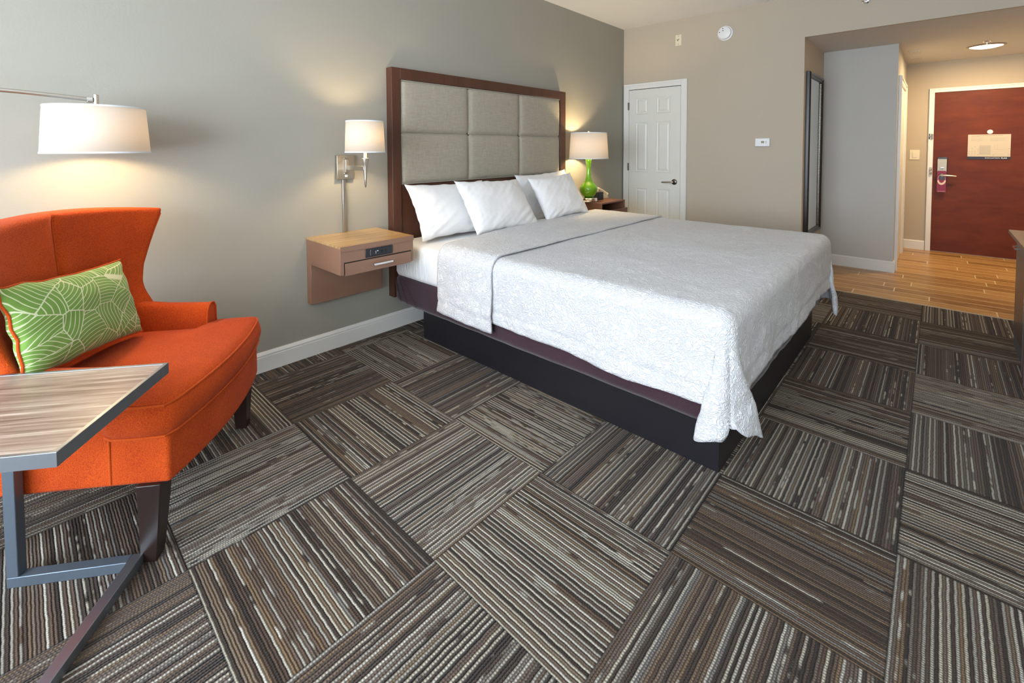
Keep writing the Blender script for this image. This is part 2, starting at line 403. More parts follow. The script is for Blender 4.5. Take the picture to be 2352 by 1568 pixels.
bm = bmesh.new(); lathe(bm, [(.033, XR-.013), (.033, XR-.018), (.026, XR-.024), (.012, XR-.026), (.011, XR-.06)], -.672, .925, 24, 'x')
h = obj('handle_rose', bm, MAT['bronze'], d1)
bm = tube(bmesh.new(), [(XR-.055, -.672, .925), (XR-.062, -.65, .925), (XR-.062, -.60, .922), (XR-.060, -.55, .919), (XR-.056, -.537, .918)], lambda t: .011-.003*t, 12)
obj('lever', bm, MAT['nickel'], h)
# entry door with its frame in the end wall
XE = 7.575
casing('trim_4', 'y', XE, -1, -3.845, -2.825, 2.058, .052, .02)
d2 = struct('door_2', bx(XE-.008, XE+.02, -3.79, -2.878, .008, 2.006), MAT['entry_wood'], smooth=0)
# lock set
yl, yr = -3.012, -2.918
lk = obj('lock_case', bx(XE-.030, XE-.008, yl, yr, .90, 1.195), MAT['black'], d2, bevel=.004)
obj('lock_plate', bx(XE-.036, XE-.0302, yl+.006, yr-.003, .985, 1.170), MAT['satin'], lk, bevel=.002)
obj('thumb_turn', bx(XE-.050, XE-.0362, (yl+yr)/2-.018, (yl+yr)/2+.014, 1.058, 1.068), MAT['chrome'], lk, bevel=.003)
bm = lathe(bmesh.new(), [(.016, XE-.030), (.014, XE-.075)], -2.968, .968, 16, 'x')
tube(bm, [(XE-.068, -2.962, .968), (XE-.076, -2.98, .968), (XE-.076, -3.05, .965), (XE-.072, -3.095, .960)], lambda t: .014-.005*t, 12)
obj('door_lever', bm, MAT['nickel'], lk)
bm = lathe(bmesh.new(), [(.026, XE-.008), (.024, XE-.014), (.010, XE-.016)], -3.372, 1.500, 20, 'x')
obj('peephole', bm, MAT['white_plastic'], d2)
# guard latch and strike on the casing
g = empty('door_guard', (XE-.02, -2.852, 1.455), 0, 'small steel swing guard screwed to the white casing of the red entry door', 'door latch')
obj('plate', bx(-.007, 0, -.018, .020, -.035, .035), MAT['satin'], g, bevel=.001)
bm = bx(-.022, -.007, -.022, -.008, -.03, .03); box(bm, -.03, -.007, .006, .016, -.012, .012); obj('swing_arm', bm, MAT['bronze'], g, bevel=.002)
g = empty('strike_latch', (XE-.022, -2.86, 1.02), 0, 'shiny steel strike on the white casing beside the lock of the entry door', 'door latch')
bm = bx(-.014, 0, -.014, .012, -.045, .045); obj('strike_plate', bm, MAT['satin'], g, bevel=.002)
bm = bmesh.new(); lathe(bm, [(.001, -.028), (.012, -.025), (.012, 0)], 0, .02, 12, 'x'); lathe(bm, [(.001, -.03), (.012, -.027), (.012, 0)], 0, -.022, 12, 'x'); obj('latch_knob', bm, MAT['chrome'], g)
# bathroom door and casing in the hall's side wall, seen at a grazing angle
casing('trim_5', 'x', -2.60, -1, 6.03, 7.20, 2.08, .07, .022)
struct('door_3', bx(6.10, 7.13, -2.606, -2.59, .01, 2.01), MAT['door_white'], smooth=0)

# text helper
def text(body, size, mat, name, parent, mw, extrude=.0006, bold=0, align='CENTER', sx=1):
    cu = bpy.data.curves.new(name, 'FONT'); cu.body = body; cu.size = size; cu.extrude = extrude; cu.align_x = align; cu.align_y = 'CENTER'; cu.offset = bold
    cu.resolution_u = 3
    t = bpy.data.objects.new('t', cu); COL.objects.link(t)
    dg = bpy.context.evaluated_depsgraph_get(); me = bpy.data.meshes.new_from_object(t.evaluated_get(dg))
    bpy.data.objects.remove(t); me.materials.clear(); me.materials.append(mat); me.transform(Matrix.Diagonal((sx, 1, 1, 1))); me.transform(mw)
    o = bpy.data.objects.new(name, me); COL.objects.link(o); o.parent = parent; return o
# on an x-facing wall seen from -x: text x runs to -y, text y to z, normal -x
def wallx(y, z, x=0): return Matrix.Translation((x, y, z)) @ Matrix(((0, 0, -1, 0), (-1, 0, 0, 0), (0, 1, 0, 0), (0, 0, 0, 1)))
# evacuation plan
ev = empty('evacuation_plan', (XE-.008, -3.365, 1.32), 0, 'cream evacuation notice with a navy bottom band on the red entry door', 'sign')
obj('sheet', bx(-.004, 0, -.178, .178, -.115, .150), MAT['paper'], ev)
obj('band', bx(-.005, 0, -.178, .178, -.148, -.115), MAT['navy'], ev)
text('EVACUATION', .0185, MAT['white_ink'], 'lettering', ev, wallx(-.032, -.132, -.0055), sx=1.05)
text('PLAN', .0190, MAT['white_ink'], 'lettering', ev, wallx(-.128, -.132, -.0055), bold=.0005, sx=1.05)
bm = bmesh.new(); yy = .150; rnd = random.Random(4)
for k in range(15):
    w = rnd.uniform(.008, .024); box(bm, -.0046, -.004, max(yy-w, -.150), yy, .1335, .1385); yy -= w+.004
    if yy < -.145: break
box(bm, -.0046, -.004, .118, .150, .1215, .1255); box(bm, -.0046, -.004, .075, .114, .1215, .1255)
obj('heading_print', bm, MAT['grey_ink'], ev)
bm = bmesh.new()
for c0, c1 in ((.155, .012), (-.008, -.155)):
    for k in range(7):
        box(bm, -.0046, -.004, c1+.02*((k*7) % 3), c0, .112-k*.0065-.0022, .112-k*.0065+.0016)
obj('print_columns', bm, MAT['grey_print'], ev)
bm = bx(-.0045, -.004, -.018, .080, -.095, .025)
for k in range(3): box(bm, -.0045, -.004, -.13, -.04, -.082-k*.008, -.080-k*.008)
box(bm, -.0045, -.004, -.052, -.045, -.03, .035); box(bm, -.0045, -.004, -.125, -.052, -.032, -.026); box(bm, -.0045, -.004, -.075, -.069, -.03, .035)
obj('floor_plan', bm, MAT['grey_print'], ev)
bm = bmesh.new()
for yy, zz in ((.115, .005), (.14, -.015), (.09, -.028), (.09, -.048), (.165, -.055), (.14, -.055), (.115, -.055), (.165, -.075), (.14, -.075), (.115, -.075), (.09, -.09), (.165, -.097), (.14, -.097), (.115, -.097), (-.165, -.02), (-.163, -.085), (-.163, -.105), (-.04, -.095)):
    box(bm, -.0046, -.004, yy-.004, yy+.004, zz-.0025, zz+.0025)
for k in range(8): box(bm, -.0049, -.0045, -.015, .078, -.088+k*.0135, -.085+k*.0135)
obj('print_marks', bm, MAT['grey_ink'], ev)
# door hanger on the lever
dh = empty('door_hanger', (XE-.06, -2.963, .968), 0, 'magenta door hanger card hanging from the entry door lever', 'door hanger')
bm = bmesh.new(); pts = []
N = 28; hole = [(.026*math.cos(2*PI*k/N), -.018+.042*math.sin(2*PI*k/N)) for k in range(N)]
def rect_pt(t):
    c, s = math.cos(t), math.sin(t); k = min(.043/abs(c) if abs(c) > 1e-6 else 9, .075/abs(s) if abs(s) > 1e-6 else 9); return (c*k, -.018+s*k)
outer = [rect_pt(2*PI*k/N) for k in range(N)]
va = [[bm.verts.new((x, p[0], p[1])) for p in ring] for x in (-.0015, .0015) for ring in (outer, hole)]
for k in range(N):
    j = (k+1) % N
    bm.faces.new((va[0][k], va[0][j], va[1][j], va[1][k])); bm.faces.new((va[2][k], va[2][j], va[3][j], va[3][k]))
    bm.faces.new((va[1][k], va[1][j], va[3][j], va[3][k])); bm.faces.new((va[0][k], va[0][j], va[2][j], va[2][k]))
box(bm, -.0015, .0015, -.043, .043, -.21, -.093)
obj('card', bm, MAT['magenta'], dh)
bm = bmesh.new(); tube(bm, [(-.003, .034*math.cos(t), -.045+.052*math.sin(t)) for t in [2*PI*k/30 for k in range(30)]], .0018, 6, closed=True)
for k in range(9):
    t = PI*(1.14+.72*k/8); box(bm, -.0036-.0003*(k % 3), -.0016-.0002*(k % 2), .034*math.cos(t)-.007, .034*math.cos(t)+.007, -.050+.056*math.sin(t)-.012, -.050+.056*math.sin(t)+.012)
obj('emblem', bm, MAT['pink_ink'], dh)
bm = bmesh.new()
for k in range(7): box(bm, -.0025, -.0016, -.035+k*.010, -.028+k*.010, -.200, -.196)
obj('small_print', bm, MAT['pink_ink'], dh)
# light switch on the end wall
sw = empty('light_switch', (XE, -2.70, 1.222), 0, 'cream rocker light switch plate left of the red entry door', 'light switch')
obj('plate', bx(-.007, 0, -.050, .050, -.063, .063), MAT['cream_plastic'], sw, bevel=.003)
obj('rocker', bx(-.012, -.007, -.018, .018, -.036, .034), MAT['cream_plastic'], sw, bevel=.002)

# things on the right wall
t = empty('wall_plate', (XR, -.70, 2.56), 0, 'small ivory blank plate high on the beige wall above the white door', 'wall plate')
obj('plate', bx(-.006, 0, -.036, .036, -.062, .062), MAT['cream_plastic'], t, bevel=.003)
bm = lathe(bmesh.new(), [(.013, -.006), (.013, -.010), (.006, -.012)], 0, 0, 16, 'x'); obj('jack', bm, MAT['nickel'], t)
for z in (-.045, .045): obj('screw', lathe(bmesh.new(), [(.004, -.006), (.004, -.0075)], 0, z, 10, 'x'), MAT['bronze'], t)
t = empty('smoke_detector', (XR, -1.215, 2.55), 0, 'round white smoke detector high on the beige wall', 'smoke detector')
obj('base', lathe(bmesh.new(), [(.078, 0), (.078, -.012), (.070, -.016)], 0, 0, 40, 'x'), MAT['white_plastic'], t)
obj('cover', lathe(bmesh.new(), [(.066, -.014), (.068, -.034), (.064, -.045), (.050, -.050), (.001, -.051)], 0, 0, 40, 'x'), MAT['white_plastic'], t)
for yy, zz in ((.012, .045), (.010, .022), (.045, .008)): obj('vent_hole', lathe(bmesh.new(), [(.005, -.045), (.005, -.0525)], yy, zz, 12, 'x'), MAT['black'], t)
t = empty('thermostat', (XR, -1.598, 1.376), 0, 'small white thermostat on the beige wall beside the hall opening', 'thermostat')
obj('body', bx(-.026, 0, -.068, .068, -.042, .042), MAT['white_plastic'], t, bevel=.006, seg=3)
obj('display', bx(-.0275, -.026, -.018, .010, -.008, .014), MAT['screen'], t)
bm = bx(-.029, -.026, -.039, -.032, .006, .013); box(bm, -.029, -.026, -.039, -.032, -.008, -.001); obj('button', bm, MAT['grey_ink'], t)
t = empty('sprinkler_head', (XR, -2.42, 2.645), 0, 'round chrome sprinkler head on the wall above the hall opening', 'sprinkler')
obj('escutcheon', lathe(bmesh.new(), [(.036, 0), (.036, -.005), (.024, -.014), (.014, -.015)], 0, 0, 28, 'x'), MAT['chrome'], t)
bm = lathe(bmesh.new(), [(.010, -.013), (.010, -.04)], 0, 0, 14, 'x'); lathe(bm, [(.02, -.040), (.02, -.043)], 0, 0, 16, 'x'); obj('nozzle', bm, MAT['chrome'], t)
# full-length mirror on the closet side wall
t = empty('wall_mirror', (5.345, -1.951, .42), 0, 'tall narrow mirror in a black frame at the hall opening', 'mirror')
bm = bmesh.new(); w2, H, fw = .355, 1.655, .062
prof = [(0, 0), (0, -.030), (.012, -.042), (.028, -.040), (.034, -.032), (.050, -.030), (fw, -.018), (fw, 0)]
corners = [(-w2, 0, 1, 1), (w2, 0, -1, 1), (w2, H, -1, -1), (-w2, H, 1, -1)]
rings = [[(x+sx*a, y, z+sz*a) for a, y in prof] for x, z, sx, sz in corners]
vs = [[bm.verts.new(p) for p in r] for r in rings]
for i in range(4):
    A, B = vs[i], vs[(i+1) % 4]
    for k in range(len(prof)): bm.faces.new((A[k], A[(k+1) % len(prof)], B[(k+1) % len(prof)], B[k]))
obj('frame', bm, MAT['mirror_frame'], t, smooth=30)
obj('mirror_glass', bx(-w2+fw-.004, w2-fw+.004, -.019, -.012, fw-.004, H-fw+.004), MAT['mirror'], t, smooth=0)
bm = bmesh.new()
for x in (w2-fw-.002, ):
    for k in range(120): box(bm, x-.004, x+.004, -.027, -.018, fw+k*.01275, fw+.008+k*.01275)
obj('beaded_edge', bm, MAT['bronze'], t, smooth=0)

# hall ceiling: recessed light, sprinkler, registers
cl = empty('ceiling_light', (6.69, -3.27, 2.392), 0, 'round flush light glowing in the hall ceiling', 'ceiling light')
obj('trim_ring', lathe(bmesh.new(), [(.150, 0), (.152, -.006), (.135, -.012), (.128, -.008), (.128, 0)], 0, 0, 40), MAT['nickel'], cl)
obj('diffuser', lathe(bmesh.new(), [(.127, -.002), (.127, -.010), (.08, -.022), (.001, -.026)], 0, 0, 40), MAT['glow'], cl)
def lamp(parent, loc, power, col, rad=.04, name='bulb', typ='POINT', **kw):
    l = bpy.data.lights.new(name, typ); l.energy = power; l.color = col
    if typ == 'POINT' or typ == 'SPOT': l.shadow_soft_size = rad
    for k, v in kw.items(): setattr(l, k, v)
    o = bpy.data.objects.new(name, l); COL.objects.link(o); o.parent = parent; o.location = loc; return o
lamp(cl, (0, 0, -.030), 26, (1, .72, .40), typ='AREA', shape='DISK', size=.24)
sp = empty('ceiling_sprinkler', (6.40, -3.26, 2.392), 0, 'small chrome sprinkler beside the round hall ceiling light', 'sprinkler')
obj('escutcheon', lathe(bmesh.new(), [(.032, 0), (.030, -.006), (.012, -.010)], 0, 0, 20), MAT['chrome'], sp)
obj('nozzle', lathe(bmesh.new(), [(.009, -.008), (.007, -.03), (.024, -.032), (.024, -.034), (.001, -.035)], 0, 0, 16), MAT['chrome'], sp)
for x, lab in ((6.60, 'small tan ceiling register nearer the bedroom'), (7.10, 'small tan ceiling register nearer the entry door')):
    v = empty('ceiling_vent', (x, -2.70, 2.392), 0, lab, 'vent', 'registers in the hall ceiling')
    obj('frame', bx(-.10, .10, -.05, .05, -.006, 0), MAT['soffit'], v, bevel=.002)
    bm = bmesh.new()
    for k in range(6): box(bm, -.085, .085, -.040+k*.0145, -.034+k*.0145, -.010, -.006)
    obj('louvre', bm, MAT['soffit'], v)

# ------------------------------------------------------------------ headboard
hb = empty('headboard', (1.497, 0, .25), 0, 'large dark walnut headboard with six beige linen panels', 'headboard')
W_, Hh = 2.078, 1.655
bm = bx(0, .072, -.07, 0, 0, Hh); box(bm, W_-.088, W_, -.07, 0, 0, Hh); box(bm, .072, W_-.088, -.07, 0, Hh-.08, Hh)
obj('frame', bm, MAT['dark_wood'], hb, bevel=.003)
obj('lower_panel', bx(.072, W_-.088, -.058, 0, 0, .81), MAT['dark_wood'], hb, bevel=.002)
xs = [.074, .734, 1.364, W_-.090]; zs = [.812, 1.190, Hh-.082]
def cushion_panel(x0, x1, z0, z1, yb, depth):
    bm = bmesh.new(); nx, nz = 22, 16; g = []
    for j in range(nz+1):
        row = []
        for i in range(nx+1):
            u, v = -1+2*i/nx, -1+2*j/nz
            u = math.sin(u*PI/2)*.35+u*.65; v = math.sin(v*PI/2)*.35+v*.65
            e = (1-abs(u)**10)*(1-abs(v)**10); d = depth*(e**.5)*(1-.10*(u*u+v*v))
            row.append(bm.verts.new(((x0+x1)/2+u*(x1-x0)/2, yb-d, (z0+z1)/2+v*(z1-z0)/2)))
        g.append(row)
    for j in range(nz):
        for i in range(nx): bm.faces.new((g[j][i], g[j][i+1], g[j+1][i+1], g[j+1][i]))
    return bm
obj('panel_backing', bx(.073, W_-.089, -.050, 0, .811, Hh-.081), MAT['linen'], hb, smooth=0)
for i in range(3):
    for j in range(2):
        obj('upholstered_panel', cushion_panel(xs[i], xs[i+1], zs[j], zs[j+1], -.050, .030), MAT['linen'], hb, smooth=60)
bm = bmesh.new(); tube(bm, [(xs[0]+.004, -.062, zs[0]+.004), (xs[3]-.004, -.062, zs[0]+.004), (xs[3]-.004, -.062, zs[2]-.004), (xs[0]+.004, -.062, zs[2]-.004)], .004, 8, closed=True)
obj('welt', bm, MAT['linen'], hb)

# ------------------------------------------------------------------ bed
bed = empty('bed', (2.51, -1.2, 0), 0, 'king bed with a black plinth base and plum box spring cover', 'bed')
def off(bm, o): bmesh.ops.translate(bm, verts=bm.verts, vec=-Vector(o)); return bm
BO = (2.51, -1.2, 0)
obj('plinth', off(bx(1.575, 3.445, -2.30, -.31, 0, .255), BO), MAT['bed_base'], bed, bevel=.003)
def softbox(x0, x1, y0, y1, z0, z1, r, amp=.006, fr=3., nx=60, ny=60, nz=8, seed=0, sag=0):
    """rounded box with a slightly uneven, cloth covered surface"""
    bm = bmesh.new(); ring = []
    def outline(inset):
        pts = []; rr = max(.005, r-inset*.5)
        for cx, cy, a0 in ((x1-r, y1-r, 0), (x0+r, y1-r, 90), (x0+r, y0+r, 180), (x1-r, y0+r, 270)):
            for k in range(7):
                a = R(a0+15*k); pts.append((cx+(r-inset)*math.cos(a) if r > inset else cx+(r-inset)*math.cos(a), cy+(r-inset)*math.sin(a)))
        out = []
        for i in range(len(pts)):
            p, q = pts[i], pts[(i+1) % len(pts)]; d = math.hypot(q[0]-p[0], q[1]-p[1]); n = max(1, int(round(d/.05))) if (i % 7 == 6) else 1
            for k in range(n): out.append((p[0]+(q[0]-p[0])*k/n, p[1]+(q[1]-p[1])*k/n))
        return out
    base = outline(0); cx, cy = (x0+x1)/2, (y0+y1)/2
    rings = []
    e = .03
    levels = [(.03, z0), (.008, z0+.006), (0, z0+e)] + [(0, z0+e+(z1-z0-2*e)*k/nz) for k in range(1, nz+1)] + [(.006, z1-.012), (.02, z1-.003), (.04, z1)]
    for ins, z in levels:
        rg = []
        for (px, py) in base:
            dx, dy = px-cx, py-cy; l = math.hypot(dx, dy)
            sx, sy = (abs(dx)-ins)/abs(dx) if abs(dx) > .01 else 1, (abs(dy)-ins)/abs(dy) if abs(dy) > .01 else 1
            X, Y = cx+dx*sx, cy+dy*sy
            n_ = noise.noise(Vector((X*fr, Y*fr, z*fr*1.2+seed)))+.5*noise.noise(Vector((X*fr*3, Y*fr*3, z*2+seed)))
            rg.append((X+amp*n_*dx/l, Y+amp*n_*dy/l, z+sag*.0))
        rings.append(rg)
    for k in (.9, .7, .5, .3, .1): rings.append([(cx+(a-cx)*k, cy+(b-cy)*k, z1+.003*noise.noise(Vector((a*k*3, b*k*3, seed)))) for a, b, c in rings[-1-[.9,.7,.5,.3,.1].index(k)]])
    loft(bm, rings); return bm
obj('box_spring', off(softbox(1.475, 3.555, -2.345, -.085, .238, .430, .07, .010, 4., seed=3), BO), MAT['skirt'], bed, smooth=60)
obj('mattress', off(softbox(1.480, 3.550, -2.345, -.085, .428, .668, .06, .008, 3., seed=9), BO), MAT['sheet'], bed, smooth=60)
# creased sheet: pleats pulled over the near head corner
bm = bmesh.new()
for k in range(9):
    y = -.20-.035*k-.01*math.sin(k*2.1); tube(bm, [(1.478, y, .64), (1.4745, y-.003, .56), (1.474, y-.012, .48), (1.480, y-.02, .435)], lambda t: .0035*math.sin(PI*min(1, max(.02, t))), 6)
obj('sheet_pleat', off(bm, BO), MAT['sheet'], bed)
bm = bmesh.new()
for (ya, yb, n_) in ((-.12, -.20, 0), (-.17, -.28, 1), (-.22, -.38, 2)):
    tube(bm, [(1.474, ya, .418), (1.466, (ya+yb)/2, .34), (1.470, yb, .25)], lambda t: .007*math.sin(PI*min(1, max(.02, t))), 6)
obj('cover_fold', off(bm, BO), MAT['skirt'], bed)

# coverlet: one cloth draped over the mattress, hanging at both sides and the foot
CX0, CX1, CYF, CZ = 1.452, 3.572, -2.378, .700
def drape(ox, oy, x, y, lift=0, r=.06, yparam=0):
    """ox<0 near side overhang, ox>0 far side overhang; oy>0 foot overhang, measured along the cloth"""
    r = r+lift
    sx = -1 if ox < 0 else 1; ax = abs(ox)
    rho = math.hypot(ax, oy)
    if rho < 1e-6: return Vector((x, y, CZ+lift))
    phi = math.atan2(oy, ax)
    q = r*PI/2
    if rho < q: out, dn = r*math.sin(rho/r), r*(1-math.cos(rho/r))
    else:
        e = rho-q; out, dn = r, r+e
    cx = x; cy = y
    e = max(0, rho-q)
    if ax > 1e-6 and oy > 1e-6:            # corner quadrant: two lobes with a deep fold between them
        lob = .5-.5*math.cos(4*phi)
        lob = lob**.8
        d = math.degrees(phi); k = sbend(.0, .30, e)
        out += lob*(.02+.17*e)*sbend(0, .35, e+.06)
        out -= .050*k*math.exp(-((d-47)/11)**2)
        cy += .22*e*k*math.exp(-((d-24)/13)**2)
        cx += -sx*.36*e*k*math.exp(-((d-66)/13)**2)
    else:
        out += .02*e
    # shallow waves of the hanging cloth
    s = (y if ax > oy else x)
    out += (e/.4)*(.010*math.sin(s*5.3+sx)+.006*math.sin(s*13+1.3))
    return Vector((cx+sx*out*math.cos(phi), cy-out*math.sin(phi), CZ+lift-dn))
def coverlet_mesh(y_head, y_cut, lift, nx=150, ny=110, foot=True, hem=None, taper=None, curl=0):
    bm = bmesh.new(); g = []
    xa, xb, yf = CX0+.06, CX1-.06, CYF+.06
    Hside = .44; Hf = .375 if foot else 0
    us = []
    nh = 34; nt = nx-2*nh
    for k in range(nh): us.append(('n', 1-k/nh))
    for k in range(nt+1): us.append(('t', k/nt))
    for k in range(1, nh+1): us.append(('f', k/nh))
    vs_ = []
    nf = 30 if foot else 0
    for k in range(ny-nf+1): vs_.append(('t', k/(ny-nf)))
    for k in range(1, nf+1): vs_.append(('f', k/nf))
    for vt, vv in vs_:
        row = []
        for ut, uu in us:
            X = xa if ut == 'n' else (xb if ut == 'f' else xa+(xb-xa)*uu)
            yh = y_head(X) if ut != 'n' else y_head(xa-uu*.4)
            ycut = y_cut
            if vt == 't': Y = yh+(ycut-yh)*vv; oy = 0
            else: Y = yf; oy = vv*Hf
            hs = Hside
            if hem: hs = hem(Y, ut)
            ox = 0 if ut == 't' else (-uu*hs if ut == 'n' else uu*hs)
            # round the cloth's corners a little
            if ox and oy:
                rho = math.hypot(ox, oy); d = math.degrees(math.atan2(oy, abs(ox))); dr_ = math.radians(d)
                nat = min(hs/max(math.cos(dr_), 1e-3), Hf/max(math.sin(dr_), 1e-3))
                K = [(0, hs), (12, .46), (24, .53), (36, .50), (46, .455), (56, .50), (67, .55), (78, .48), (90, Hf)]
                for (a0, b0_), (a1, b1_) in zip(K, K[1:]):
                    if a0 <= d <= a1: tgt = b0_+(b1_-b0_)*sbend(a0, a1, d); break
                k = 1+(tgt/nat-1)*(rho/nat); ox *= k; oy *= k
            p = drape(ox, oy, X, Y, lift)
            a = .0045*noise.noise(Vector((p.x*3.5, p.y*3.5, p.z*3.5+lift*90)))+.0030*noise.noise(Vector((p.x*14, p.y*14, p.z*14)))
            h = abs(ox) if not oy else max(abs(ox), oy)
            nrm = Vector((0, 0, 1)) if (ox == 0 and oy == 0) else Vector((math.copysign(1, ox) if ox else 0, -1 if oy else 0, .25 if math.hypot(ox, oy) > .08 else 1)).normalized()
            amp = 1+2.2*sbend(.1, .4, math.hypot(ox, oy))
            p = p+nrm*a*amp
            # stitched line above the hem and a thin border along it
            for dist in ((hs-abs(ox)) if ox else 9, (Hf-oy) if oy else 9):
                p -= nrm*.0055*math.exp(-((dist-.068)/.009)**2)
            if curl and vt == 't':
                d = Y-ycut; p += nrm*(curl*math.exp(-((d-.012)/.022)**2)-.004*math.exp(-((d-.085)/.008)**2))
                if ut == 'n': p.x -= curl*1.2*sbend(.0, 1, uu)*math.exp(-((d-.03)/.05)**2); 
            row.append(bm.verts.new(p))
        g.append(row)
    for a, b in zip(g, g[1:]):
        for i in range(len(a)-1): bm.faces.new((a[i], a[i+1], b[i+1], b[i]))
    return bm
cv = empty('coverlet', (2.51, -1.2, .70), 0, 'white quilted coverlet draped over the king bed', 'coverlet')
CO = (2.51, -1.2, .70)
def hem_main(Y, ut): return (.42+.055*sbend(-1.0, -2.2, Y)) if ut == 'n' else .43
# (sbend with reversed limits grows towards the foot)
def sb2(Y): t = max(0, min(1, (-1.0-Y)/1.2)); return t
hem_main = lambda Y, ut: (.376+.030*sb2(Y)+.006*math.sin(Y*9)) if ut == 'n' else .42+.006*math.sin(Y*7)
bm = coverlet_mesh(lambda X: -.98, CYF+.06, 0.0, hem=hem_main)
obj('quilted_cloth', off(bm, CO), MAT['coverlet'], cv, smooth=80, solid=.010)
bm = coverlet_mesh(lambda X: -.655+.19*max(-.05, min(1, (X-1.5)/1.1)), -1.135, .013, ny=44, foot=False, hem=lambda Y, ut: (.438+.03*(-.6-Y)) if ut == 'n' else .43, curl=.004)
o = obj('folded_back_edge', off(bm, CO), MAT['coverlet'], cv, smooth=80, solid=.012)
o['label'] = 'folded back upper end of the coverlet with a stitched border'

# pillows
def pillow_bm(w, h, t, seed=0, wr=1.0, nu=64, nv=48, flop=0):
    bm = bmesh.new(); G = {}
    for s in (1, -1):
        for j in range(nv+1):
            for i in range(nu+1):
                u, v = -1+2*i/nu, -1+2*j/nv
                edge = i in (0, nu) or j in (0, nv)
                if s == -1 and edge: G[(s, i, j)] = G[(1, i, j)]; continue
                cu, cv_ = abs(u), abs(v)
                x = w/2*u*(1-.075*(1-cv_**2.2)*cu**3 ) ; z = h/2*v*(1-.10*(1-cu**2.2)*cv_**3)
                prof = ((1-cu**2.6)*(1-cv_**2.6))
                th = t/2*prof**.55*(1+.10*v*-1)
                n1 = noise.noise(Vector((u*1.6+seed, v*1.6, s*3)))
                # creases running in from the corners and edges
                ang = noise.noise(Vector((u*1.5+v*1.1+seed*3, (v-u)*6+seed, s*2)))
                ang2 = noise.noise(Vector((u*11+seed, v*4, s*5)))
                cr = (.35+.65*(cu*cv_)**.7+.5*max(cu, cv_)**5)*(.008*ang+.002*ang2)*wr
                y = -s*(th+.012*n1*prof+cr*min(1, prof*5))
                y += flop*v*abs(v)
                z += .008*noise.noise(Vector((u*4+seed, 5, 0)))*abs(v)**4; x += .008*noise.noise(Vector((9, v*4+seed, 0)))*cu**4
                G[(s, i, j)] = bm.verts.new((x, y, z))
        for j in range(nv):
            for i in range(nu):
                q = [G[(s, i, j)], G[(s, i+1, j)], G[(s, i+1, j+1)], G[(s, i, j+1)]]
                bm.faces.new(q if s == 1 else q[::-1])
    return bm
def pillow(x, y, z, w, h, t, lean, rz, roll, label, seed, wr=1.):
    o = obj('pillow', pillow_bm(w, h, t, seed, wr), MAT['pillow'], None, smooth=80)
    o.rotation_mode = 'XYZ'
    o.matrix_world = Matrix.Translation((x, y, z)) @ Matrix.Rotation(R(rz), 4, 'Z') @ Matrix.Rotation(R(-lean), 4, 'X') @ Matrix.Rotation(R(roll), 4, 'Y')
    tag(o, label, 'pillow', 'white bed pillows')
pillow(1.925, -.245, .872, .76, .44, .15, 30, 0, 1, 'white pillow against the headboard at the end nearest the wall lamp', 1)
pillow(2.215, -.425, .888, .72, .45, .17, 34, 3, 2, 'large white pillow leaning in front, nearest the floating nightstand', 5, 1.3)
pillow(3.125, -.205, .885, .78, .46, .14, 24, 0, -2, 'white pillow at the back, behind the one nearest the green lamp', 9)
pillow(3.005, -.415, .895, .61, .42, .15, 30, -3, -3, 'white pillow leaning in front, nearest the green lamp', 14, 1.2)

# ------------------------------------------------------------------ floating nightstand (near)
n1 = empty('nightstand', (.905, 0, .345), 0, 'wall hung brown nightstand with a power outlet, left of the bed', 'nightstand')
obj('cabinet', bx(0, .495, -.447, -.06, .255, .408), MAT['night_wood'], n1, bevel=.002)
obj('back_panel', bx(0, .50, -.06, 0, 0, .255), MAT['night_wood'], n1, bevel=.002)
obj('back_rail', bx(0, .495, -.06, 0, .2552, .408), MAT['night_wood'], n1, bevel=.001)
obj('top', bx(0, .495, -.450, 0, .4082, .420), MAT['zebra'], n1, smooth=0)
obj('top_edge', bx(-.001, .496, -.452, -.4502, .390, .4195), MAT['night_wood'], n1, smooth=0)
obj('drawer_gap', bx(.022, .476, -.4485, -.4472, .255, .327), MAT['gap'], n1, smooth=0)
dw = obj('drawer', bx(.027, .472, -.455, -.449, .250, .321), MAT['night_wood'], n1, bevel=.0015)
bm = bx(.195, .325, -.482, -.474, .283, .296); box(bm, .200, .208, -.474, -.455, .285, .294); box(bm, .312, .320, -.474, -.455, .285, .294)
obj('pull', bm, MAT['chrome'], dw, bevel=.0015)
po = obj('power_outlet', bx(.155, .340, -.4525, -.4475, .332, .384), MAT['black'], n1, bevel=.004)
bm = bx(.186, .322, -.4550, -.4526, .338, .378); obj('socket_plate', bm, MAT['black'], po, bevel=.003)
bm = bmesh.new()
for cx in (.262, .292): box(bm, cx-.008, cx-.005, -.4565, -.4552, .356, .366); box(bm, cx+.002, cx+.005, -.4565, -.4552, .356, .366); lathe(bm, [(.003, -.4552), (.003, -.4565)], cx-.001, .349, 8, 'y')
obj('socket_slot', bm, MAT['gap'], po)
bm = bx(.229, .238, -.4562, -.4552, .362, .366); obj('usb_port', bm, MAT['white_ink'], po)
obj('port_mark', bx(.2205, .2225, -.4562, -.4552, .349, .365), MAT['white_ink'], po)
tube_bm = tube(bmesh.new(), [(.188+.004*math.cos(t), -.4560, .358+.017*math.sin(t)) for t in [PI*(.5+k/10) for k in range(11)]], .0009, 6)
obj('rim_highlight', tube_bm, MAT['nickel'], po)

